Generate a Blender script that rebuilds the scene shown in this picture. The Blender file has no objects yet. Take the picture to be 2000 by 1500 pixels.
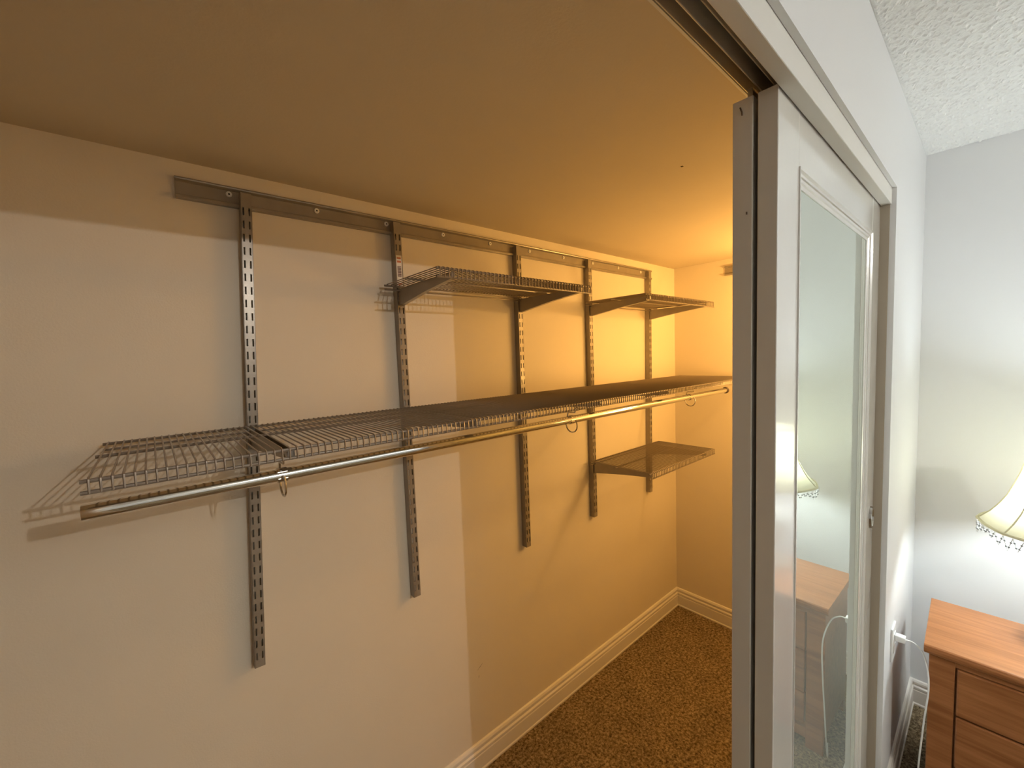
import bpy, bmesh, math, random
from mathutils import Vector, Matrix
random.seed(4)
S = bpy.context.scene
C = S.collection

# ------------------------------------------------------------------ camera
F_PX = 813.6
cam_d = bpy.data.cameras.new('camera'); cam = bpy.data.objects.new('camera', cam_d); C.objects.link(cam)
cam_d.sensor_width = 36.0; cam_d.lens = F_PX / 2000.0 * 36.0; cam_d.clip_start = 0.02
R_ = Vector((0.75457, -0.65531, -0.03441)); F_ = Vector((0.65241, 0.75481, -0.06799)).normalized()
R_ = (R_ - R_.dot(F_) * F_).normalized(); U_ = R_.cross(F_)
cam.matrix_world = Matrix(((R_.x, U_.x, -F_.x, 0), (R_.y, U_.y, -F_.y, 0), (R_.z, U_.z, -F_.z, 1.55), (0, 0, 0, 1)))
S.camera = cam

# ------------------------------------------------------------------ light and exposure
BED_LAMP = (0.70, -1.80, 2.15); BED_COL = (1.0, 0.95, 0.88); BED_LE = 10600.0     # ceiling bulb of the bedroom
CLO_LAMP = (2.12, 0.43, 1.78);  CLO_COL = (1.0, 0.555, 0.155); CLO_LE = 400.0; CLO_FILL = (1.735, 0.455, 1.36); CLO_FILL_LE = 60.0      # warm bulb inside the closet, plus an added fill light
TAB_COL = (0.84, 0.94, 1.0);    TAB_LE = 200.0; UP_COL = (0.86, 0.95, 1.0); UP_LE = 1400.0                                   # bulb of the table lamp, plus the added bedroom uplight
W = bpy.data.worlds.new('world'); S.world = W; W.use_nodes = True
W.node_tree.nodes['Background'].inputs[0].default_value = (0.5, 0.5, 0.5, 1)
W.node_tree.nodes['Background'].inputs[1].default_value = 0.02
S.view_settings.view_transform = 'Standard'; S.view_settings.look = 'None'
S.view_settings.exposure = 0.0; S.view_settings.gamma = 1.0
S.view_settings.use_curve_mapping = False

# ------------------------------------------------------------------ materials
def mat(name, col, rough=0.5, metal=0.0, bump=0.0, bscale=200.0, var=0.0, vscale=3.0, spec=0.5, coat=0.0):
    m = bpy.data.materials.new(name); m.use_nodes = True
    nt = m.node_tree; b = nt.nodes['Principled BSDF']
    b.inputs['Base Color'].default_value = (*col, 1); b.inputs['Roughness'].default_value = rough
    b.inputs['Metallic'].default_value = metal; b.inputs['Specular IOR Level'].default_value = spec
    b.inputs['Coat Weight'].default_value = coat
    tc = nt.nodes.new('ShaderNodeTexCoord')
    if var:
        n = nt.nodes.new('ShaderNodeTexNoise'); n.inputs['Scale'].default_value = vscale; n.inputs['Detail'].default_value = 4
        nt.links.new(tc.outputs['Object'], n.inputs['Vector'])
        r = nt.nodes.new('ShaderNodeValToRGB'); r.color_ramp.elements[0].position = 0.3; r.color_ramp.elements[1].position = 0.7
        r.color_ramp.elements[0].color = (*[c * (1 - var) for c in col], 1); r.color_ramp.elements[1].color = (*[min(1, c * (1 + var)) for c in col], 1)
        nt.links.new(n.outputs['Fac'], r.inputs['Fac']); nt.links.new(r.outputs['Color'], b.inputs['Base Color'])
    if bump:
        n = nt.nodes.new('ShaderNodeTexNoise'); n.inputs['Scale'].default_value = bscale; n.inputs['Detail'].default_value = 3
        nt.links.new(tc.outputs['Object'], n.inputs['Vector'])
        bp = nt.nodes.new('ShaderNodeBump'); bp.inputs['Strength'].default_value = bump; bp.inputs['Distance'].default_value = 0.002
        nt.links.new(n.outputs['Fac'], bp.inputs['Height']); nt.links.new(bp.outputs['Normal'], b.inputs['Normal'])
    return m

M = {}
M['cream'] = mat('closet cream paint', (0.78, 0.70, 0.565), 0.55, bump=0.15, bscale=260, var=0.015, vscale=4, spec=0.3)
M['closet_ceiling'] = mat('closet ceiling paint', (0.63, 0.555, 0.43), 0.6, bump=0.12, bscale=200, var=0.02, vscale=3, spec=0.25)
M['wall'] = mat('bedroom wall paint', (0.79, 0.795, 0.795), 0.5, bump=0.05, bscale=240, spec=0.35)
M['trim'] = mat('white gloss trim paint', (0.77, 0.75, 0.70), 0.22, bump=0.06, bscale=60, spec=0.5, coat=1.0)
M['trim'].node_tree.nodes['Principled BSDF'].inputs['Coat Roughness'].default_value = 0.10
M['fascia'] = mat('white eggshell trim paint', (0.77, 0.75, 0.70), 0.45, bump=0.08, bscale=60, spec=0.35)
M['jamb'] = mat('shade-darkened jamb paint', (0.40, 0.34, 0.26), 0.4)  # jamb colour darkened to stand in for the shade on its face
M['endcap'] = mat('dark rubber', (0.06, 0.04, 0.03), 0.4)
M['base'] = mat('baseboard paint', (0.80, 0.75, 0.68), 0.35, bump=0.05, bscale=60)
M['metal'] = mat('titanium coated steel', (0.33, 0.29, 0.24), 0.30, metal=0.3, bump=0.05, bscale=500, var=0.08, vscale=20)
M['wire'] = mat('coated wire', (0.27, 0.225, 0.18), 0.33, metal=0.3)
M['chrome'] = mat('polished chrome', (0.72, 0.70, 0.66), 0.10, metal=1.0)
M['nickel'] = mat('satin nickel', (0.6, 0.58, 0.55), 0.22, metal=1.0)
M['brass'] = mat('bronze track metal', (0.20, 0.17, 0.14), 0.35, metal=0.6, bump=0.05, bscale=30)
M['alu'] = mat('track aluminium', (0.66, 0.62, 0.56), 0.40, metal=0.3)
M['dark'] = mat('dark gap', (0.02, 0.017, 0.014), 0.8)
M['screw'] = mat('white screw head', (0.85, 0.83, 0.78), 0.3, spec=0.5)
M['plastic'] = mat('white plastic', (0.85, 0.85, 0.83), 0.35)
M['paper'] = mat('sticker paper', (0.80, 0.77, 0.72), 0.6)
M['ink'] = mat('barcode ink', (0.12, 0.05, 0.05), 0.6)
M['orange'] = mat('orange print', (0.55, 0.16, 0.06), 0.6)
M['fringe'] = mat('white lace', (0.82, 0.83, 0.83), 0.7)
M['bead'] = mat('grey beads', (0.30, 0.31, 0.32), 0.3)
M['mark'] = mat('scuff mark', (0.12, 0.08, 0.05), 0.8)

def carpet():
    m = bpy.data.materials.new('brown cut pile carpet'); m.use_nodes = True
    nt = m.node_tree; b = nt.nodes['Principled BSDF']; b.inputs['Roughness'].default_value = 0.95
    b.inputs['Specular IOR Level'].default_value = 0.1
    tc = nt.nodes.new('ShaderNodeTexCoord')
    n1 = nt.nodes.new('ShaderNodeTexNoise'); n1.inputs['Scale'].default_value = 95; n1.inputs['Detail'].default_value = 5; n1.inputs['Roughness'].default_value = 0.75; n1.inputs['Distortion'].default_value = 0.4
    n2 = nt.nodes.new('ShaderNodeTexNoise'); n2.inputs['Scale'].default_value = 9; n2.inputs['Detail'].default_value = 3
    for n in (n1, n2): nt.links.new(tc.outputs['Object'], n.inputs['Vector'])
    r = nt.nodes.new('ShaderNodeValToRGB'); e = r.color_ramp.elements
    e[0].position = 0.36; e[0].color = (0.065, 0.043, 0.022, 1); e[1].position = 0.63; e[1].color = (0.50, 0.39, 0.245, 1)
    x = e.new(0.5); x.color = (0.26, 0.188, 0.108, 1)
    nt.links.new(n1.outputs['Fac'], r.inputs['Fac'])
    r2 = nt.nodes.new('ShaderNodeValToRGB'); r2.color_ramp.elements[0].position = 0.3; r2.color_ramp.elements[1].position = 0.7
    r2.color_ramp.elements[0].color = (0.82, 0.82, 0.82, 1); r2.color_ramp.elements[1].color = (1.1, 1.1, 1.1, 1)
    nt.links.new(n2.outputs['Fac'], r2.inputs['Fac'])
    mx = nt.nodes.new('ShaderNodeMix'); mx.data_type = 'RGBA'; mx.blend_type = 'MULTIPLY'; mx.inputs['Factor'].default_value = 1
    nt.links.new(r.outputs['Color'], mx.inputs['A']); nt.links.new(r2.outputs['Color'], mx.inputs['B'])
    nt.links.new(mx.outputs['Result'], b.inputs['Base Color'])
    bp = nt.nodes.new('ShaderNodeBump'); bp.inputs['Strength'].default_value = 0.9; bp.inputs['Distance'].default_value = 0.008
    nt.links.new(n1.outputs['Fac'], bp.inputs['Height']); nt.links.new(bp.outputs['Normal'], b.inputs['Normal'])
    return m
M['carpet'] = carpet()

def popcorn():
    m = mat('popcorn ceiling', (0.93, 0.93, 0.90), 0.9, spec=0.1)
    nt = m.node_tree; b = nt.nodes['Principled BSDF']
    tc = nt.nodes.new('ShaderNodeTexCoord')
    n = nt.nodes.new('ShaderNodeTexNoise'); n.inputs['Scale'].default_value = 75; n.inputs['Detail'].default_value = 3; n.inputs['Roughness'].default_value = 0.6
    nt.links.new(tc.outputs['Object'], n.inputs['Vector'])
    r = nt.nodes.new('ShaderNodeValToRGB'); r.color_ramp.elements[0].position = 0.42; r.color_ramp.elements[1].position = 0.62
    nt.links.new(n.outputs['Fac'], r.inputs['Fac'])
    bp = nt.nodes.new('ShaderNodeBump'); bp.inputs['Strength'].default_value = 0.35; bp.inputs['Distance'].default_value = 0.003
    nt.links.new(r.outputs['Color'], bp.inputs['Height']); nt.links.new(bp.outputs['Normal'], b.inputs['Normal'])
    return m
M['popcorn'] = popcorn()

def wood(name, c0, c1, rough=0.32):
    m = bpy.data.materials.new(name); m.use_nodes = True
    nt = m.node_tree; b = nt.nodes['Principled BSDF']; b.inputs['Roughness'].default_value = rough
    tc = nt.nodes.new('ShaderNodeTexCoord'); mp = nt.nodes.new('ShaderNodeMapping')
    mp.inputs['Scale'].default_value = (26, 1.6, 26)          # grain runs along the width (local Y)
    nt.links.new(tc.outputs['Object'], mp.inputs['Vector'])
    n = nt.nodes.new('ShaderNodeTexNoise'); n.inputs['Scale'].default_value = 1.6; n.inputs['Detail'].default_value = 6; n.inputs['Distortion'].default_value = 0.6
    n2 = nt.nodes.new('ShaderNodeTexNoise'); n2.inputs['Scale'].default_value = 9; n2.inputs['Detail'].default_value = 4
    for q in (n, n2): nt.links.new(mp.outputs['Vector'], q.inputs['Vector'])
    ad = nt.nodes.new('ShaderNodeMath'); ad.operation = 'MULTIPLY_ADD'; ad.inputs[1].default_value = 0.35
    nt.links.new(n2.outputs['Fac'], ad.inputs[0]); nt.links.new(n.outputs['Fac'], ad.inputs[2])
    r = nt.nodes.new('ShaderNodeValToRGB'); r.color_ramp.elements[0].position = 0.5; r.color_ramp.elements[1].position = 0.85
    r.color_ramp.elements[0].color = (*c0, 1); r.color_ramp.elements[1].color = (*c1, 1)
    nt.links.new(ad.outputs[0], r.inputs['Fac']); nt.links.new(r.outputs['Color'], b.inputs['Base Color'])
    return m
M['oak'] = wood('honey oak', (0.27, 0.095, 0.027), (0.43, 0.175, 0.062))

def mirror():
    m = bpy.data.materials.new('hazy mirror'); m.use_nodes = True; nt = m.node_tree
    for n in list(nt.nodes): nt.nodes.remove(n)
    o = nt.nodes.new('ShaderNodeOutputMaterial'); mx = nt.nodes.new('ShaderNodeMixShader'); mx.inputs[0].default_value = 0.28
    g = nt.nodes.new('ShaderNodeBsdfGlossy'); g.inputs['Color'].default_value = (0.80, 0.85, 0.79, 1); g.inputs['Roughness'].default_value = 0.0
    d = nt.nodes.new('ShaderNodeBsdfDiffuse'); d.inputs['Color'].default_value = (0.62, 0.66, 0.60, 1)
    nt.links.new(g.outputs[0], mx.inputs[1]); nt.links.new(d.outputs[0], mx.inputs[2]); nt.links.new(mx.outputs[0], o.inputs[0])
    return m
M['mirror'] = mirror()

def emit(name, col, s):
    m = bpy.data.materials.new(name); m.use_nodes = True; b = m.node_tree.nodes['Principled BSDF']
    b.inputs['Base Color'].default_value = (0.8, 0.8, 0.8, 1)
    b.inputs['Emission Color'].default_value = (*col, 1); b.inputs['Emission Strength'].default_value = s
    return m
M['bulb_up'] = emit('added uplight bulb', UP_COL, UP_LE)
M['bulb_table'] = emit('table lamp bulb', TAB_COL, TAB_LE)

def lamp_light(name, parent, loc, col, le, r):
    """the glowing bulb of a lamp: a spherical light of radius r and radiance le"""
    d = bpy.data.lights.new(name, 'POINT'); d.color = col; d.shadow_soft_size = r; d.energy = le * 4 * math.pi ** 2 * r * r
    o = bpy.data.objects.new(name, d); C.objects.link(o); o.parent = parent; o.location = loc
    return o

def shade_mat(name, col, trans):
    m = bpy.data.materials.new(name); m.use_nodes = True; nt = m.node_tree
    for n in list(nt.nodes): nt.nodes.remove(n)
    o = nt.nodes.new('ShaderNodeOutputMaterial'); mx = nt.nodes.new('ShaderNodeMixShader'); mx.inputs[0].default_value = trans
    d = nt.nodes.new('ShaderNodeBsdfDiffuse'); d.inputs['Color'].default_value = (*col, 1)
    t = nt.nodes.new('ShaderNodeBsdfTranslucent'); t.inputs['Color'].default_value = (*col, 1)
    nt.links.new(d.outputs[0], mx.inputs[1]); nt.links.new(t.outputs[0], mx.inputs[2]); nt.links.new(mx.outputs[0], o.inputs[0])
    return m
M['shade'] = shade_mat('cream silk shade', (0.60, 0.565, 0.40), 0.5)
M['shade_trim'] = shade_mat('cream braid', (0.72, 0.68, 0.52), 0.35)

# ------------------------------------------------------------------ mesh helpers
def BM(): return bmesh.new()

def box(bm, x0, x1, y0, y1, z0, z1):
    vs = [bm.verts.new((x, y, z)) for z in (z0, z1) for y in (y0, y1) for x in (x0, x1)]
    for f in ((0, 2, 3, 1), (4, 5, 7, 6), (0, 1, 5, 4), (2, 6, 7, 3), (0, 4, 6, 2), (1, 3, 7, 5)):
        bm.faces.new([vs[i] for i in f])
    return bm

def tube(bm, pts, r, n=8, cap=True, closed=False):
    pts = [Vector(p) for p in pts]; rings = []
    L = len(pts); prev = None
    for i, p in enumerate(pts):
        if closed: t = pts[(i + 1) % L] - pts[i - 1]
        elif i == 0: t = pts[1] - p
        elif i == L - 1: t = p - pts[i - 1]
        else: t = (pts[i + 1] - p).normalized() + (p - pts[i - 1]).normalized()
        t.normalize()
        if prev is None:
            a = Vector((0, 0, 1)) if abs(t.z) < 0.9 else Vector((1, 0, 0)); u = t.cross(a).normalized()
        else: u = (prev - prev.dot(t) * t).normalized()
        prev = u; v = t.cross(u); rr = r[i] if isinstance(r, (list, tuple)) else r
        rings.append([bm.verts.new(p + rr * (math.cos(2 * math.pi * k / n) * u + math.sin(2 * math.pi * k / n) * v)) for k in range(n)])
    for i in range(L if closed else L - 1):
        a, b = rings[i], rings[(i + 1) % L]
        for k in range(n): bm.faces.new((a[k], a[(k + 1) % n], b[(k + 1) % n], b[k]))
    if cap and not closed: bm.faces.new(rings[0][::-1]); bm.faces.new(rings[-1])
    return bm

def prism(bm, prof, axis, a0, a1, closed=True):
    """profile of 2D points extruded along axis; the points fill the other two axes in order"""
    def P(p, a): return {'x': (a, p[0], p[1]), 'y': (p[0], a, p[1]), 'z': (p[0], p[1], a)}[axis]
    A = [bm.verts.new(P(p, a0)) for p in prof]; B = [bm.verts.new(P(p, a1)) for p in prof]
    n = len(prof)
    for i in range(n if closed else n - 1):
        j = (i + 1) % n; bm.faces.new((A[i], A[j], B[j], B[i]))
    if closed: bm.faces.new(A[::-1]); bm.faces.new(B)
    return bm

def sweep(bm, prof, path, frames):
    """profile points (u, v) placed at each path point with frame (U, V) and joined - mitred moulding"""
    rings = [[bm.verts.new(Vector(p) + u * U + v * V) for u, v in prof] for p, (U, V) in zip(path, frames)]
    n = len(prof); L = len(rings)
    for i in range(L):
        a, b = rings[i], rings[(i + 1) % L]
        for k in range(n):
            bm.faces.new((a[k], a[(k + 1) % n], b[(k + 1) % n], b[k]))
    return bm

def lathe(bm, prof, c, n=32, ang=0.0):
    rings = []
    for r, z in prof:
        if r < 1e-6: rings.append([bm.verts.new((c[0], c[1], c[2] + z))] * n)
        else: rings.append([bm.verts.new((c[0] + r * math.cos(2 * math.pi * k / n + ang), c[1] + r * math.sin(2 * math.pi * k / n + ang), c[2] + z)) for k in range(n)])
    for a, b in zip(rings, rings[1:]):
        for k in range(n):
            q = [a[k], a[(k + 1) % n], b[(k + 1) % n], b[k]]
            q = [v for i, v in enumerate(q) if v not in q[:i]]
            if len(q) > 2: bm.faces.new(q)
    return bm

def obj(name, bm, material, parent=None, smooth=False, bevel=0.0, bseg=2):
    bmesh.ops.recalc_face_normals(bm, faces=bm.faces)
    me = bpy.data.meshes.new(name); bm.to_mesh(me); bm.free(); me.materials.append(material)
    if smooth: me.polygons.foreach_set('use_smooth', [True] * len(me.polygons))
    o = bpy.data.objects.new(name, me); C.objects.link(o)
    if parent: o.parent = parent
    if bevel:
        b = o.modifiers.new('bevel', 'BEVEL'); b.width = bevel; b.segments = bseg; b.limit_method = 'ANGLE'
    if smooth:
        e = o.modifiers.new('edges', 'EDGE_SPLIT'); e.split_angle = math.radians(40)
    return o

def struct(name, bm, material, parent=None, **k):
    o = obj(name, bm, material, parent, **k)
    if not parent: o['kind'] = 'structure'
    return o

def tag(o, label, cat, group=None):
    o['label'] = label; o['category'] = cat
    if group: o['group'] = group
    return o

def thing(name, label, cat, loc=(0, 0, 0), rz=0.0, group=None):
    o = bpy.data.objects.new(name, None); o.empty_display_size = 0.05; C.objects.link(o)
    o.location = loc; o.rotation_euler = (0, 0, rz)
    return tag(o, label, cat, group)

def copy_tree(o, parent=None):
    c = o.copy(); C.objects.link(c)
    if parent: c.parent = parent
    for ch in list(o.children): copy_tree(ch, c)
    return c

# ------------------------------------------------------------------ the setting
D = 1.2274; E = 2.335; HC = 2.018              # closet back wall, end wall, ceiling
YB = 0.196; YI = 0.312; B = 2.385; HB = 2.285  # bedroom face and inner face of the closet front wall, far wall, bedroom ceiling
XL = -0.12; XJ = 1.667; ZO = 1.999             # door opening
CL = -1.1; BX0 = -2.3; BY0 = -3.4

struct('floor', box(BM(), BX0 - .1, B + .12, BY0 - .1, D + .1, -0.06, 0.0), M['carpet'])
struct('wall_back', box(BM(), CL - .1, E + .1, D, D + .1, 0, HC + .3), M['cream'])
struct('wall_end', box(BM(), E, E + .12, YI - .03, D, 0, HC + .3), M['cream'])
struct('wall_closet_left', box(BM(), CL - .1, CL, YI - .03, D, 0, HC + .3), M['cream'])
b = BM(); box(b, CL - .1, XL, YI - .056, YI, 0, HC + .1); box(b, XJ, E, YI - .056, YI, 0, HC + .1); box(b, XL, XJ, YI - .056, YI, HC + .018, HC + .1)
struct('wall_inner', b, M['cream'])
b = BM(); box(b, BX0, XL, YB, YI - .056, 0, HB); box(b, XJ, B, YB, YI - .056, 0, HB); box(b, XL, XJ, YB, 0.206, ZO, HB); box(b, XL, XJ, 0.206, YI - .056, 2.036, HB)
struct('wall_front', b, M['wall'])
struct('wall_far', box(BM(), B, B + .1, BY0, YI - .03, 0, HB + .1), M['wall'])
struct('wall_left', box(BM(), BX0 - .1, BX0, BY0, YI - .03, 0, HB + .1), M['wall'])
struct('wall_behind', box(BM(), BX0 - .1, B + .1, BY0 - .1, BY0, 0, HB + .1), M['wall'])
from mathutils import noise
def stippled_ceiling():
    b = BM()
    def line(a, z0, z1, e, st, far=.25):
        v = [a]; 
        while v[-1] < e - 1e-6: v.append(min(e, v[-1] + (st if z0 <= v[-1] < z1 else far)))
        return v
    xs = line(BX0, .75, B, B, .0042); ys = line(BY0, -.80, YB, YI - .056, .0042)
    g = []
    for y in ys:
        row = []
        for x in xs:
            n = noise.noise((x * 85, y * 85, 0)) + .6 * noise.noise((x * 170, y * 170, 4))
            row.append(b.verts.new((x, y, HB - (max(0, n + .05) * .0075 if (x > .75 and y > -.8 and x < B - .004 and y < YB - .002) else 0))))
        g.append(row)
    for i in range(len(ys) - 1):
        for j in range(len(xs) - 1): b.faces.new((g[i][j], g[i][j + 1], g[i + 1][j + 1], g[i + 1][j]))
    box(b, BX0, B, BY0, YI - .056, HB + .03, HB + .06)
    return b
struct('ceiling', stippled_ceiling(), M['popcorn'])
struct('trim_5', box(BM(), 1.060, 1.066, .533, .538, HC - .0012, HC), M['mark'])
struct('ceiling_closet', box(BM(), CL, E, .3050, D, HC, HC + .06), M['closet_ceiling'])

# baseboard profile: (distance from wall, height)
BP = [(0, 0), (.0165, 0), (.0165, .006), (.0135, .010), (.0135, .062), (.0115, .066), (.0135, .070), (.0135, .078), (.0085, .083), (.0085, .088), (.0105, .091), (.0105, .098), (.007, .105), (.003, .107), (0, .107)]
def baseboard(name, axis, wallpos, sgn, a0, a1):
    struct(name, prism(BM(), [(wallpos + sgn * u, v) for u, v in BP], axis, a0, a1), M['base'])
baseboard('baseboard_back', 'x', D, -1, CL, E)
baseboard('baseboard_end', 'y', E, -1, YI, D - .001)
baseboard('baseboard_front', 'x', YB, -1, XJ + .004, B)
baseboard('baseboard_far', 'y', B, -1, BY0, YB - .001)

# small scuffs in the closet paint: thin scratches lying on the wall and a speck on the ceiling
def seg_on_wall(bm, x0, z0, x1, z1, w):
    dx, dz = x1 - x0, z1 - z0; l = math.hypot(dx, dz); nx, nz = -dz / l * w, dx / l * w
    prism(bm, [(x0, z0), (x0 + dx * .5 + nx, z0 + dz * .5 + nz), (x1, z1), (x0 + dx * .5 - nx, z0 + dz * .5 - nz)], 'y', D - .0004, D + .001)
b = BM()
for q in ((.842, .383, .868, .399, .0006), (.846, .350, .848, .362, .0008)): seg_on_wall(b, *q)
o = struct('trim_3', b, M['mark'])

# door opening: jamb liner on the far side, fascia over the doors
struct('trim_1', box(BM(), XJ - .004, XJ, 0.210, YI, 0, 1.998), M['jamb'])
struct('trim_2', box(BM(), XL, XJ, 0.2065, 0.2300, 1.953, 2.030), M['fascia'], bevel=0.0015)

# sliding-door track: two channels seen from below
t = thing('sliding_door_track', 'bronze metal double track for the sliding doors, up under the header', 'track', (0.7, 0.27, 2.0))
def rel(o): o.location = (-0.7, -0.27, -2.0); return o
y0, y1, ym = 0.2325, 0.3005, 0.2665
rel(obj('track_web', box(BM(), XL, XJ, y0, .3000, 2.028, 2.031), M['brass'], t))
for nm, ya, yb_, zl in (('front_flange', .2450, .2468, 1.9740), ('divider_flange', ym - .0012, ym + .0012, 1.9760), ('rear_flange', y1 - .004, y1 - .002, 1.9985)):
    rel(obj(nm, prism(BM(), [(ya, 2.028), (ya, zl + .001), (ya + .0006, zl), (yb_ - .0006, zl), (yb_, zl + .001), (yb_, 2.028)], 'x', XL, XJ), M['alu'], t))
rel(obj('channel_rib', prism(BM(), [(.253, 2.028), (.253, 2.017), (.259, 2.017), (.259, 2.028)], 'x', XL, XJ), M['brass'], t))
rel(obj('channel_rib', prism(BM(), [(.280, 2.028), (.280, 2.019), (.287, 2.019), (.287, 2.028)], 'x', XL, XJ), M['brass'], t))
struct('trim_4', box(BM(), XL, XJ, 0.3008, 0.3048, 2.0000, 2.0355), M['fascia'])   # painted wooden strip behind the track

# ------------------------------------------------------------------ sliding mirror doors
XD0, XD1, ZD0, ZD1 = 0.7713, 1.663, 0.012, 1.960
def sliding_door(name, yf, th, front):
    """yf is the bedroom-side face; returns the root empty"""
    r = bpy.data.objects.new(name, None); C.objects.link(r); r.location = (XD0, yf, 0); r['kind'] = 'structure'
    w = XD1 - XD0
    def L(o): return o
    st, tr, br = .108, .098, .16
    b = BM(); box(b, 0, st, 0, th, ZD0, ZD1); L(obj('stile', b, M['trim'], r, bevel=.0015))
    b = BM(); box(b, w - st, w, 0, th, ZD0, ZD1); L(obj('stile', b, M['trim'], r, bevel=.0015))
    b = BM(); box(b, st, w - st, 0.0003, th, ZD1 - tr, ZD1); L(obj('top_rail', b, M['trim'], r, bevel=.0012))
    b = BM(); box(b, st, w - st, 0.0003, th, ZD0, ZD0 + br); L(obj('bottom_rail', b, M['trim'], r, bevel=.0012))
    # stepped moulding round the panel: u inward, v into the door
    m = .026
    prof = [(0, -.0022), (.004, -.0022), (.007, .0016), (.012, .0016), (.013, .0040), (.018, .0046), (.020, .0070), (m, .0085), (m, .0125), (0, .0125)]
    x0, x1, z0, z1 = st, w - st, ZD0 + br, ZD1 - tr
    path = [(x0, 0, z0), (x1, 0, z0), (x1, 0, z1), (x0, 0, z1)]
    Y = Vector((0, 1, 0))
    fr = [(Vector((1, 0, 1)), Y), (Vector((-1, 0, 1)), Y), (Vector((-1, 0, -1)), Y), (Vector((1, 0, -1)), Y)]
    obj('panel_moulding', sweep(BM(), prof, path, fr), M['trim'], r)
    obj('mirror_panel', box(BM(), x0 + .002, x1 - .002, .0100, .0140, z0 + .002, z1 - .002), M['mirror'], r)
    if front:
        hx, hz = 1.648 - XD0, 1.022
        b = BM(); n = 28; rings = []
        for s, d in ((1, -.0004), (.97, -.0060), (.84, -.0064), (.74, .0005), (.70, .0045), (.02, .0045)):
            rings.append([b.verts.new((hx - .0255 + .0200 * s * math.cos(2 * math.pi * k / n), d, hz + .034 * s * math.sin(2 * math.pi * k / n))) for k in range(n)])
        for a, c in zip(rings, rings[1:]):
            for k in range(n): b.faces.new((a[k], a[(k + 1) % n], c[(k + 1) % n], c[k]))
        o = obj('finger_pull', b, M['chrome'], r, smooth=True); o['label'] = 'oval chrome finger pull'
    return r
d1 = sliding_door('door_1', 0.2313, .0299, True)
d2 = sliding_door('door_2', 0.2678, .0322, False)
# hanger bracket end showing on top of the inner door and a nick in its paint
obj('door_hanger', box(BM(), .004, .040, .002, .010, ZD1, ZD1 + .014), M['nickel'], d2)
obj('paint_nick', tube(BM(), [(-.0004, .020, ZD1 - .012), (-.0004, .017, ZD1 - .020), (-.0004, .0165, ZD1 - .026)], .0012, 5), M['mark'], d2)
obj('paint_nick', tube(BM(), [(-.0004, .009, 1.776), (-.0004, .009, 1.772)], .0014, 5), M['mark'], d2)

# ------------------------------------------------------------------ hang rail with screws
def rail_profile(): # (out from wall, height): C section with turned lips
    h = .048
    return [(0, 0), (.011, 0), (.013, .003), (.0128, .0075), (.0105, .0095), (.0045, .011), (.0045, .0385), (.0090, .0405), (.0122, .0425), (.013, .045), (.011, .048), (0, .048)]
Z0 = 1.932
r = thing('hang_rail', 'long grey metal rail with white screws, carrying the slotted uprights on the back wall', 'rail', (.071, D, Z0))
obj('rail_channel', prism(BM(), [(-u, v) for u, v in rail_profile()], 'x', 0, 2.0), M['metal'], r)
b0 = None
for i in range(10):
    x = .173 + i * .2 - .071
    if b0 is None:
        b = BM(); n = 20; rings = []
        for rr, y in ((.0068, -.0046), (.0066, -.0066), (.0050, -.0078), (.0024, -.0078), (.0018, -.0060)):
            rings.append([b.verts.new((rr * math.cos(2 * math.pi * k / n), y, rr * math.sin(2 * math.pi * k / n))) for k in range(n)])
        for a, c in zip(rings, rings[1:]):
            for k in range(n): b.faces.new((a[k], a[(k + 1) % n], c[(k + 1) % n], c[k]))
        s = obj('screw', b, M['screw'], r); obj('screw_recess', lathe(BM(), [(0, 0), (.0021, 0), (.0021, .001), (0, .001)], (0, 0, 0), 10), M['dark'], s)
        s.children[0].rotation_euler = (math.pi / 2, 0, 0); s.children[0].location = (0, -.0062, 0); b0 = s
    else:
        s = copy_tree(b0)
    s.location = (x, 0, .0305)

r2 = thing('hang_rail', 'short grey metal rail high on the closet end wall, beside the door edge', 'rail', (E, .942, Z0))
obj('rail_channel', prism(BM(), [(-u, v) for u, v in rail_profile()], 'y', -.46, 0), M['metal'], r2)

# ------------------------------------------------------------------ slotted uprights
UW, UT, ZT, ZB = .0236, .0145, 1.967, .7805
UD = .0251
def upright_mesh():
    """local frame: x across, y out of the wall (negative), z from the foot; U channel with real slots"""
    b = BM(); hgt = ZT - ZB; w = UW / 2; yf = -UD
    pitch = .0318; sl = .0185; sw = .0037; cx = .0062
    xs = [-w, -cx - sw / 2, -cx + sw / 2, cx - sw / 2, cx + sw / 2, w]
    zs = [0]; n = int((hgt - .030) / pitch); start = .020
    holes = []
    for i in range(n + 1):
        a = start + i * pitch
        if a + sl > hgt - .006: break
        zs += [a, a + sl]; holes.append(len(zs) - 2)
    zs.append(hgt)
    V = {}
    def v(i, j, y):
        k = (i, j, y)
        if k not in V: V[k] = b.verts.new((xs[i], y, zs[j]))
        return V[k]
    yb = yf + .0018
    for j in range(len(zs) - 1):
        for i in range(5):
            hole = (j in holes) and i in (1, 3)
            if hole:
                for (p, q) in (((i, j), (i + 1, j)), ((i + 1, j), (i + 1, j + 1)), ((i + 1, j + 1), (i, j + 1)), ((i, j + 1), (i, j))):
                    b.faces.new((v(*p, yf), v(*q, yf), v(*q, yb), v(*p, yb)))
            else:
                b.faces.new((v(i, j, yf), v(i + 1, j, yf), v(i + 1, j + 1, yf), v(i, j + 1, yf)))
                b.faces.new((v(i, j, yb), v(i, j + 1, yb), v(i + 1, j + 1, yb), v(i + 1, j, yb)))
    bmesh.ops.recalc_face_normals(b, faces=b.faces)
    # side flanges reaching back to the wall
    for s in (-1, 1):
        box(b, s * w - (.0016 if s > 0 else 0), s * w + (.0016 if s < 0 else 0), yf, -.0006, 0.0, hgt)
    return b
me_up = None
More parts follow.
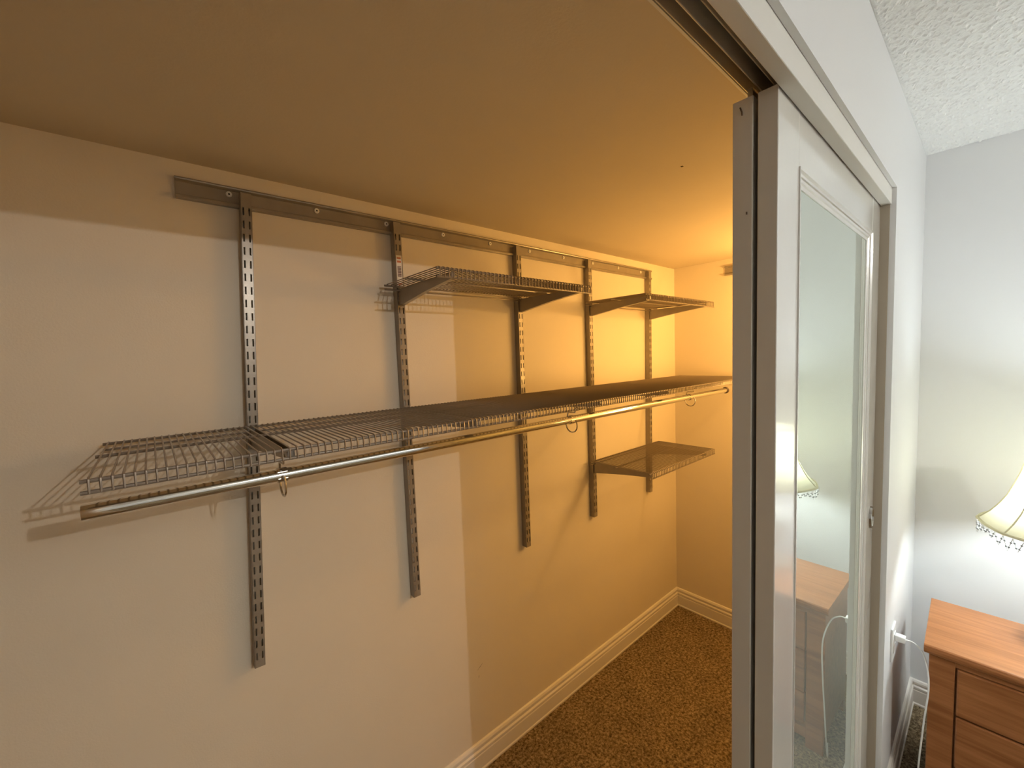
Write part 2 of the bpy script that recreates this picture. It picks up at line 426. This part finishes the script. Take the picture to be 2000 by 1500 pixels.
UPS = [(.205, .1579, 'slotted grey upright nearest the camera, leaning slightly and longest in view'),
       (.5975, .6025, 'slotted grey upright with a paper barcode sticker near its top'),
       (1.0952, 1.0991, 'middle slotted grey upright of the five, holding the right bracket of the wider upper shelf'),
       (1.5263, 1.5324, 'slotted grey upright, second from the corner, at the left ends of the two narrow shelves'),
       (2.0303, 2.0181, 'slotted grey upright nearest the closet corner, hanging at the end of the rail')]
uprights = []
for i, (xt, xb, lab) in enumerate(UPS):
    if me_up is None:
        o = obj('shelf_upright', upright_mesh(), M['metal']); me_up = o.data
    else:
        o = uprights[0].copy(); C.objects.link(o)
    o.location = (xb, D, ZB); o.rotation_euler = (0, math.atan2(xt - xb, ZT - ZB), 0)
    tag(o, lab, 'shelf standard', 'slotted uprights hanging on the rail'); uprights.append(o)
# sticker on the second upright
st = obj('barcode_sticker', box(BM(), -.0090, .0090, -UD - .0006, -UD - .0001, 1.768 - ZB, 1.868 - ZB), M['paper'], uprights[1]); st['label'] = 'white paper sticker with orange print and barcode'
b = BM()
for k in range(11): box(b, -.0062, .0062, -UD - .0009, -UD - .0004, 1.803 - ZB + k * .0030, 1.8045 - ZB + k * .0030 + (.0006 if k % 3 else 0))
obj('barcode_print', b, M['ink'], st)
for za, zb, xa, xb in ((1.857, 1.862, -.0065, .0065), (1.846, 1.852, -.0065, .0065), (1.778, 1.784, -.006, .006)):
    obj('orange_print', box(BM(), xa, xb, -UD - .0009, -UD - .0004, za - ZB, zb - ZB), M['orange'], st)

# ------------------------------------------------------------------ brackets
def bracket_mesh(L):
    """local: root at origin on the upright's face, arm along -y, top edge at z=0, folded U section"""
    b = BM(); t = .0014; w = .0058
    prof = [(0, 0), (-L + .004, 0), (-L, -.003), (-L, -.014), (-L + .008, -.0155), (-L * .55, -.0285), (-.012, -.0495), (0, -.0495)]
    for s in (-1, 1):
        x0 = s * w - t / 2
        A = [b.verts.new((x0, y, z)) for y, z in prof]; Bv = [b.verts.new((x0 + t, y, z)) for y, z in prof]
        n = len(prof)
        for i in range(n): b.faces.new((A[i], A[(i + 1) % n], Bv[(i + 1) % n], Bv[i]))
        b.faces.new(A[::-1]); b.faces.new(Bv)
    # folded bottom joining the two cheeks
    low = prof[3:7]
    for (ya, za), (yb_, zb) in zip(low, low[1:]):
        vs = [b.verts.new(q) for q in ((-w, ya, za), (w, ya, za), (w, yb_, zb), (-w, yb_, zb), (-w, ya, za + .0012), (w, ya, za + .0012), (w, yb_, zb + .0012), (-w, yb_, zb + .0012))]
        for f in ((0, 1, 2, 3), (7, 6, 5, 4), (0, 4, 5, 1), (1, 5, 6, 2), (2, 6, 7, 3), (3, 7, 4, 0)): b.faces.new([vs[i] for i in f])
    # front stop lip and two hooks going into the slots
    box(b, -w, w, -L - .0012, -L + .0004, -.012, .004)
    for z in (-.006, -.038): box(b, -.0067, -.0053, -.0005, .006, z - .008, z); box(b, .0053, .0067, -.0005, .006, z - .008, z)
    return b
YBK = D - .0328            # back wire of the shelves
YFM = .8195; YFS = .897    # front of the main shelf / of the small shelves
def ux(i, z):
    xt, xb, _ = UPS[i]; return xb + (xt - xb) * (z - ZB) / (ZT - ZB)
br_long = br_short = None
def bracket(i, z, L, lab, grp, store={}):
    if L not in store:
        o = obj('shelf_bracket', bracket_mesh(L), M['metal']); store[L] = o
    else:
        o = store[L].copy(); C.objects.link(o)
    o.location = (ux(i, z), D - UD - .0004, z); tag(o, lab, 'shelf bracket', grp)
ZS, ZA, ZBs, ZC_ = 1.397, 1.772, 1.773, 1.050
g1 = 'long brackets under the long shelf'; g2 = 'short brackets under the small shelves'
LM = (D - UD) - YFM - .012; LS = (D - UD) - YFS - .010
for i, lab in enumerate(('dark bracket under the long wire shelf, on the upright nearest the camera',
                         'long-shelf bracket on the upright that carries the barcode sticker',
                         'long-shelf bracket on the middle upright of the five',
                         'long-shelf bracket on the second upright from the corner',
                         'long-shelf bracket on the upright nearest the closet corner')):
    bracket(i, ZS - .0065, LM, lab, g1)
bracket(1, ZA - .0065, LS, 'tapered bracket under the left end of the wider upper shelf', g2)
bracket(2, ZA - .0065, LS, 'tapered bracket under the right end of the wider upper shelf', g2)
bracket(3, ZBs - .0065, LS, 'tapered bracket under the left end of the upper shelf near the corner', g2)
bracket(4, ZBs - .0065, LS, 'tapered bracket under the right end of the upper shelf near the corner', g2)
bracket(3, ZC_ - .0065, LS, 'tapered bracket under the left end of the lowest wire shelf', g2)
bracket(4, ZC_ - .0065, LS, 'tapered bracket under the right end of the lowest wire shelf', g2)

# ------------------------------------------------------------------ wire shelves
def wire_shelf(label, x0, x1, yf, z, lip, pitch, rmid, over=.005, group=None):
    r = thing('wire_shelf', label, 'wire shelf', (x0, YBK, z), 0, group)
    L = x1 - x0; dpt = YBK - yf; rl = .0030; rc = .00155
    b = BM(); n = int((L - .012) / pitch); q = L - .008
    for k in range(n + 1):
        x = .004 + q * k / n
        tube(b, [(x, .002, .0), (x, 0, .0032), (x, -.004, .0034), (x, -dpt + .004, .0034), (x, -dpt - .0030, .0012), (x, -dpt - .0042, -.004), (x, -dpt - .0040, -lip - .001)], rc, 5)
    obj('cross_wires', b, M['wire'], r, smooth=True)
    for nm, y, zz, rad in (('back_wire', 0, -.0004, rl), ('back_wire', .0002, -.0125, rl * .8)): obj(nm, tube(BM(), [(-over, y, zz), (L + over, y, zz)], rad, 8), M['wire'], r, smooth=True)
    for f in rmid: obj('middle_wire', tube(BM(), [(-over, -dpt * f, -.0012), (L + over, -dpt * f, -.0012)], rl, 8), M['wire'], r, smooth=True)
    obj('front_wire', tube(BM(), [(-over, -dpt, -.0006), (L + over, -dpt, -.0006)], rl, 8), M['wire'], r, smooth=True)
    obj('lip_wire', tube(BM(), [(-over, -dpt - .0012, -lip), (L + over, -dpt - .0012, -lip)], rl, 8), M['wire'], r, smooth=True)
    return r
wire_shelf('long grey wire shelf running the whole back wall above the chrome rod', -.080, E - .008, YFM, ZS, .0165, .0120, (.42,))
gs = 'small wire shelves on short brackets'
wire_shelf('wider short wire shelf high up, on the sticker upright and the middle upright', .5485, 1.1385, YFS, ZA, .0215, .0127, (.45,), group=gs)
wire_shelf('narrow wire shelf high up, next to the closet corner', 1.484, 2.080, YFS, ZBs, .0215, .0127, (.45,), group=gs)
wire_shelf('lowest wire shelf, below the chrome rod next to the closet corner', 1.497, 2.087, YFS, ZC_, .0215, .0127, (.45,), group=gs)

# ------------------------------------------------------------------ rod, hooks
YR, ZR, RR = .848, 1.3465, .0118
rod = thing('closet_rod', 'shiny chrome closet rod hanging below the long wire shelf', 'closet rod', (-.089, YR, ZR))
RX1 = 2.095
b = BM(); n = 24; rings = []
for x, rr in ((0, RR - .0018), (0, RR), (RX1 + .089, RR), (RX1 + .089, RR - .0018)):
    rings.append([b.verts.new((x, rr * math.cos(2 * math.pi * k / n), rr * math.sin(2 * math.pi * k / n))) for k in range(n)])
rings.append([b.verts.new((.02, (RR - .0018) * math.cos(2 * math.pi * k / n), (RR - .0018) * math.sin(2 * math.pi * k / n))) for k in range(n)])
for a, c in ((0, 1), (1, 2), (2, 3), (0, 4)):
    for k in range(n): b.faces.new((rings[a][k], rings[a][(k + 1) % n], rings[c][(k + 1) % n], rings[c][k]))
b.faces.new(rings[4])
obj('rod_tube', b, M['chrome'], rod, smooth=True)
b = BM(); prof = [(.0, -.001), (.0118, -.001), (.0150, .002), (.0162, .007), (.0150, .013), (.0100, .018), (.003, .0197), (.0, .0198)]
lathe(b, prof, (0, 0, 0), 20)
o = obj('end_cap', b, M['endcap'], rod, smooth=True); o.rotation_euler = (0, math.pi / 2, 0); o.location = (RX1 + .089 + .0005, 0, 0); o['label'] = 'dark round end cap'

def rod_hook(x, label):
    r = thing('rod_hook', label, 'rod hook', (x, YR, ZR), 0, 'wire hooks holding the rod')
    yt = YFM - YR; rw = .0020
    pts = [(0, yt - .003, ZS - .0165 - ZR + .004), (0, yt + .003, ZS - .0165 - ZR + .0075), (0, yt + .0078, ZS - .0165 - ZR + .003), (0, yt + .011, ZS - .0165 - ZR - .010)]
    pts += [(0, .0100, RR + .010), (0, .0142, RR - .003), (0, .0175, -.008)]
    cy, cz, rl_ = -.0035, -.0165, .0220
    for k in range(11):
        a = math.radians(18 - 216 * k / 10); pts.append((0, cy + rl_ * math.cos(a), cz + rl_ * math.sin(a)))
    pts.append((0, -.0195, .0010)); 
    obj('hook_wire', tube(BM(), pts, rw, 8), M['nickel'], r, smooth=True)
    # saddle clip wrapped round the rod
    b = BM(); n = 14; prof = []
    for k in range(n + 1):
        a = math.radians(-50 + 300 * k / n); prof.append((math.cos(a) * (RR + .0001), math.sin(a) * (RR + .0001)))
    prof += [(y * (RR + .0018) / (RR + .0001), z * (RR + .0018) / (RR + .0001)) for y, z in prof[::-1]]
    prism(b, [(z, y) for y, z in prof], 'x', -.008, .008)
    obj('rod_clip', b, M['nickel'], r, smooth=True)
rod_hook(.168, 'wire hook looped under the chrome rod, nearest the camera')
rod_hook(.967, 'middle of the three wire hooks on the chrome rod')
rod_hook(1.735, 'wire hook on the chrome rod nearest the closet corner')

# ------------------------------------------------------------------ closet bulb on the inner face of the front wall (hidden behind the doors)
lx, ly, lz = CLO_LAMP
r = thing('closet_light', 'bare warm bulb in a white holder on the inside of the closet front wall', 'lamp', (lx, YI, lz))
b = lathe(BM(), [(0, 0), (.055, 0), (.055, .008), (.032, .022), (.022, .050), (.021, .075), (0, .075)], (0, 0, 0), 24)
o = obj('lampholder', b, M['plastic'], r, smooth=True); o.rotation_euler = (-math.pi / 2, 0, 0)
lamp_light('bulb_light', r, (0, ly - YI, 0), CLO_COL, CLO_LE, .028)

lx, ly, lz = CLO_FILL  # unseen fill light, added to brighten the middle of the back wall
r = thing('closet_light', 'warm unseen fill light added lower on the inside of the closet front wall', 'lamp', (lx, YI, lz))
b = lathe(BM(), [(0, 0), (.055, 0), (.055, .008), (.032, .022), (.022, .040), (.021, .068), (0, .068)], (0, 0, 0), 24)
o = obj('lampholder', b, M['plastic'], r, smooth=True); o.rotation_euler = (-math.pi / 2, 0, 0)
lamp_light('fill_light', r, (0, ly - YI, 0), CLO_COL, CLO_FILL_LE, .060)

# ------------------------------------------------------------------ bedroom ceiling light (behind the camera)
lx, ly, lz = BED_LAMP
r = thing('ceiling_light', 'bare bulb on a small round holder on the bedroom ceiling behind the camera', 'lamp', (lx, ly, HB))
obj('canopy', lathe(BM(), [(0, 0), (.06, 0), (.06, -.012), (.03, -.03), (.022, -.06), (.021, lz - HB + .033), (0, lz - HB + .033)], (0, 0, 0), 24), M['plastic'], r, smooth=True)
lamp_light('bulb_light', r, (0, 0, lz - HB), BED_COL, BED_LE, .010)

# ------------------------------------------------------------------ nightstand
NS = (1.795, 0.118); NH = .590; NRZ = math.radians(1.2); ND = .356; NW = .56
r = thing('nightstand', 'honey oak nightstand with drawers, right of the sliding doors', 'nightstand', (NS[0], NS[1], 0), NRZ)
# local: x into the room's far wall, -y along the front, origin at the top's left front corner on the floor
tz = .030
prof = [(.006, NH), (ND, NH), (ND, NH - tz), (.010, NH - tz), (.004, NH - tz + .004), (.0, NH - .018), (-.001, NH - .010), (.002, NH - .003)]
obj('tabletop', prism(BM(), prof, 'y', -NW, 0), M['oak'], r, bevel=.0015)
i0 = .014
b = BM(); box(b, .030, ND - .01, -NW + i0, -i0, .06, NH - tz); obj('carcass', b, M['oak'], r)
b = BM(); box(b, .014, .032, -.070, -i0 + .002, .0, NH - tz); obj('front_stile', b, M['oak'], r, bevel=.002)
b = BM(); box(b, .014, .032, -NW + i0 - .002, -NW + .070, .0, NH - tz); obj('front_stile', b, M['oak'], r, bevel=.002)
b = BM(); box(b, .016, .032, -NW + .070, -.070, NH - tz - .018, NH - tz); obj('front_rail', b, M['oak'], r); b = BM(); box(b, .016, .032, -NW + .070, -.070, .035, .075); obj('front_rail', b, M['oak'], r)
b = BM(); box(b, ND - .04, ND - .01, -.05, -i0, 0, .06); obj('foot', b, M['oak'], r); b = BM(); box(b, ND - .04, ND - .01, -NW + i0, -NW + .05, 0, .06); obj('foot', b, M['oak'], r)
zt = NH - tz - .021
for k, hh in enumerate((.150, .165, .120)):
    d = obj('drawer', box(BM(), .010, .034, -NW + .074, -.074, zt - hh, zt), M['oak'], r, bevel=.004)
    kb = lathe(BM(), [(0, 0), (.006, 0), (.006, .012), (.015, .018), (.016, .024), (.010, .029), (0, .030)], (0, 0, 0), 20)
    o = obj('knob', kb, M['oak'], d, smooth=True); o.rotation_euler = (0, -math.pi / 2, 0); o.location = (.010, -NW / 2, zt - hh / 2)
    zt -= hh + .005

# ------------------------------------------------------------------ table lamp
LX, LY = 2.055, -.170; ZRIM = .958
r = thing('table_lamp', 'lit table lamp with a cream bell shade and beaded lace fringe, on the nightstand', 'table lamp', (LX, LY, NH))
obj('lamp_base', lathe(BM(), [(0, 0.0005), (.075, .0005), (.078, .010), (.055, .022), (.022, .040), (.018, .070), (.040, .110), (.062, .160), (.060, .205), (.030, .250), (.012, .275), (.010, .40), (0, .40)], (0, 0, 0), 32), M['plastic'], r, smooth=True)
# bell shade with eight slightly flattened panels
NP, SUB = 8, 6
prof = [(.188, 0), (.179, .008), (.160, .030), (.142, .058), (.125, .092), (.112, .130), (.100, .170), (.091, .210), (.086, .240)]
b = BM(); zr = ZRIM - NH; n = NP * SUB
def rad(a, R0):
    k = (a / (2 * math.pi / NP)) % 1.0 - .5
    return R0 * (math.cos(math.pi / NP) / math.cos(k * 2 * math.pi / NP) * .35 + .65)
rings = [[b.verts.new((rad(2 * math.pi * k / n, R0) * math.cos(2 * math.pi * k / n), rad(2 * math.pi * k / n, R0) * math.sin(2 * math.pi * k / n), zr + z)) for k in range(n)] for R0, z in prof]
for a, c in zip(rings, rings[1:]):
    for k in range(n): b.faces.new((a[k], a[(k + 1) % n], c[(k + 1) % n], c[k]))
sh = obj('lamp_shade', b, M['shade'], r, smooth=True)
b = BM()
for p in range(NP):
    a = 2 * math.pi * p / NP
    tube(b, [((R0 + .0015) * math.cos(a), (R0 + .0015) * math.sin(a), zr + z) for R0, z in prof], .0020, 6)
obj('seam_piping', b, M['shade_trim'], sh, smooth=True)
b = BM()
tube(b, [((rad(2 * math.pi * k / n, .1895)) * math.cos(2 * math.pi * k / n), rad(2 * math.pi * k / n, .1895) * math.sin(2 * math.pi * k / n), zr) for k in range(n)], .0042, 8, closed=True)
obj('rim_braid', b, M['shade_trim'], sh, smooth=True); b = BM()
tube(b, [(.087 * math.cos(2 * math.pi * k / n), .087 * math.sin(2 * math.pi * k / n), zr + .240) for k in range(n)], .0035, 8, closed=True)
obj('top_braid', b, M['shade_trim'], sh, smooth=True)
# lace fringe: zigzag threads with grey beads
b = BM(); bb = BM(); NF = 48
for k in range(NF):
    a0, a1 = 2 * math.pi * k / NF, 2 * math.pi * (k + .5) / NF
    deep = .034 + .012 * math.cos(2 * math.pi * k / 6)
    P0 = Vector((.1895 * math.cos(a0), .1895 * math.sin(a0), zr - .004)); P1 = Vector((.1895 * math.cos(a1), .1895 * math.sin(a1), zr - deep))
    a2 = 2 * math.pi * (k + 1) / NF; P2 = Vector((.1895 * math.cos(a2), .1895 * math.sin(a2), zr - .004))
    tube(b, [P0, P1, P2], .0012, 4)
    for f in (.35, .72):
        for A, Bq in ((P0, P1), (P2, P1)):
            bmesh.ops.create_icosphere(bb, subdivisions=1, radius=.0030, matrix=Matrix.Translation(A.lerp(Bq, f)))
fr_ = obj('lace_fringe', b, M['fringe'], sh); o = obj('grey_beads', bb, M['bead'], fr_, smooth=True); o['label'] = 'small grey beads in zigzag rows'
b = BM(); bmesh.ops.create_uvsphere(b, u_segments=20, v_segments=12, radius=.042)
o = obj('bulb', b, M['bulb_table'], r, smooth=True); o.location = (0, 0, zr + .135)

# ------------------------------------------------------------------ outlet, plug and cord
r = thing('wall_outlet', 'white wall outlet low on the wall between the doors and the nightstand', 'outlet', (1.825, YB, .545))
obj('cover_plate', box(BM(), -.035, .035, -.006, 0, -.057, .057), M['plastic'], r, bevel=.002)
for z in (-.02, .02): obj('socket', box(BM(), -.016, .016, -.0075, -.005, z - .013, z + .013), M['plastic'], r, bevel=.001)
r = thing('lamp_cord', 'white electric cord with a flat plug, drooping from the wall outlet to the floor', 'cord', (1.825, YB - .0076, .565))
obj('plug', box(BM(), -.012, .012, -.026, 0, -.010, .010), M['plastic'], r, bevel=.003)
pts = []
ctrl = [Vector(p) for p in ((0, -.024, 0), (.01, -.045, -.006), (.0, -.070, -.03), (-.035, -.085, -.10), (-.06, -.078, -.22), (-.06, -.070, -.36), (-.045, -.066, -.50), (-.01, -.070, -.558), (.06, -.085, -.561))]
for i in range(len(ctrl) - 1):
    p0, p1, p2, p3 = ctrl[max(i - 1, 0)], ctrl[i], ctrl[i + 1], ctrl[min(i + 2, len(ctrl) - 1)]
    for k in range(6):
        t = k / 6; pts.append(.5 * ((2 * p1) + (-p0 + p2) * t + (2 * p0 - 5 * p1 + 4 * p2 - p3) * t * t + (-p0 + 3 * p1 - 3 * p2 + p3) * t ** 3))
pts.append(ctrl[-1])
obj('cable', tube(BM(), pts, .0023, 8), M['plastic'], r, smooth=True)

# ------------------------------------------------------------------ uplighter added outside the frame to brighten the bedroom ceiling
r = thing('added_uplight', 'tall added uplight with an upturned bowl by the far bedroom wall, outside the frame, put in to brighten the ceiling', 'added uplight', (2.0, -1.75, 0))
obj('lamp_base', lathe(BM(), [(0, .0005), (.14, .0005), (.14, .012), (.03, .025), (0, .025)], (0, 0, 0), 32), M['nickel'], r, smooth=True)
obj('pole', tube(BM(), [(0, 0, .02), (0, 0, 1.62)], .012, 16), M['nickel'], r, smooth=True)
obj('bowl_shade', lathe(BM(), [(.012, 1.61), (.07, 1.63), (.13, 1.68), (.165, 1.76), (.161, 1.76), (.126, 1.685), (.068, 1.636), (0, 1.625)], (0, 0, 0), 32), M['plastic'], r, smooth=True)
b = BM(); bmesh.ops.create_uvsphere(b, u_segments=20, v_segments=12, radius=.035)
o = obj('bulb', b, M['bulb_up'], r, smooth=True); o.location = (0, 0, 1.690)
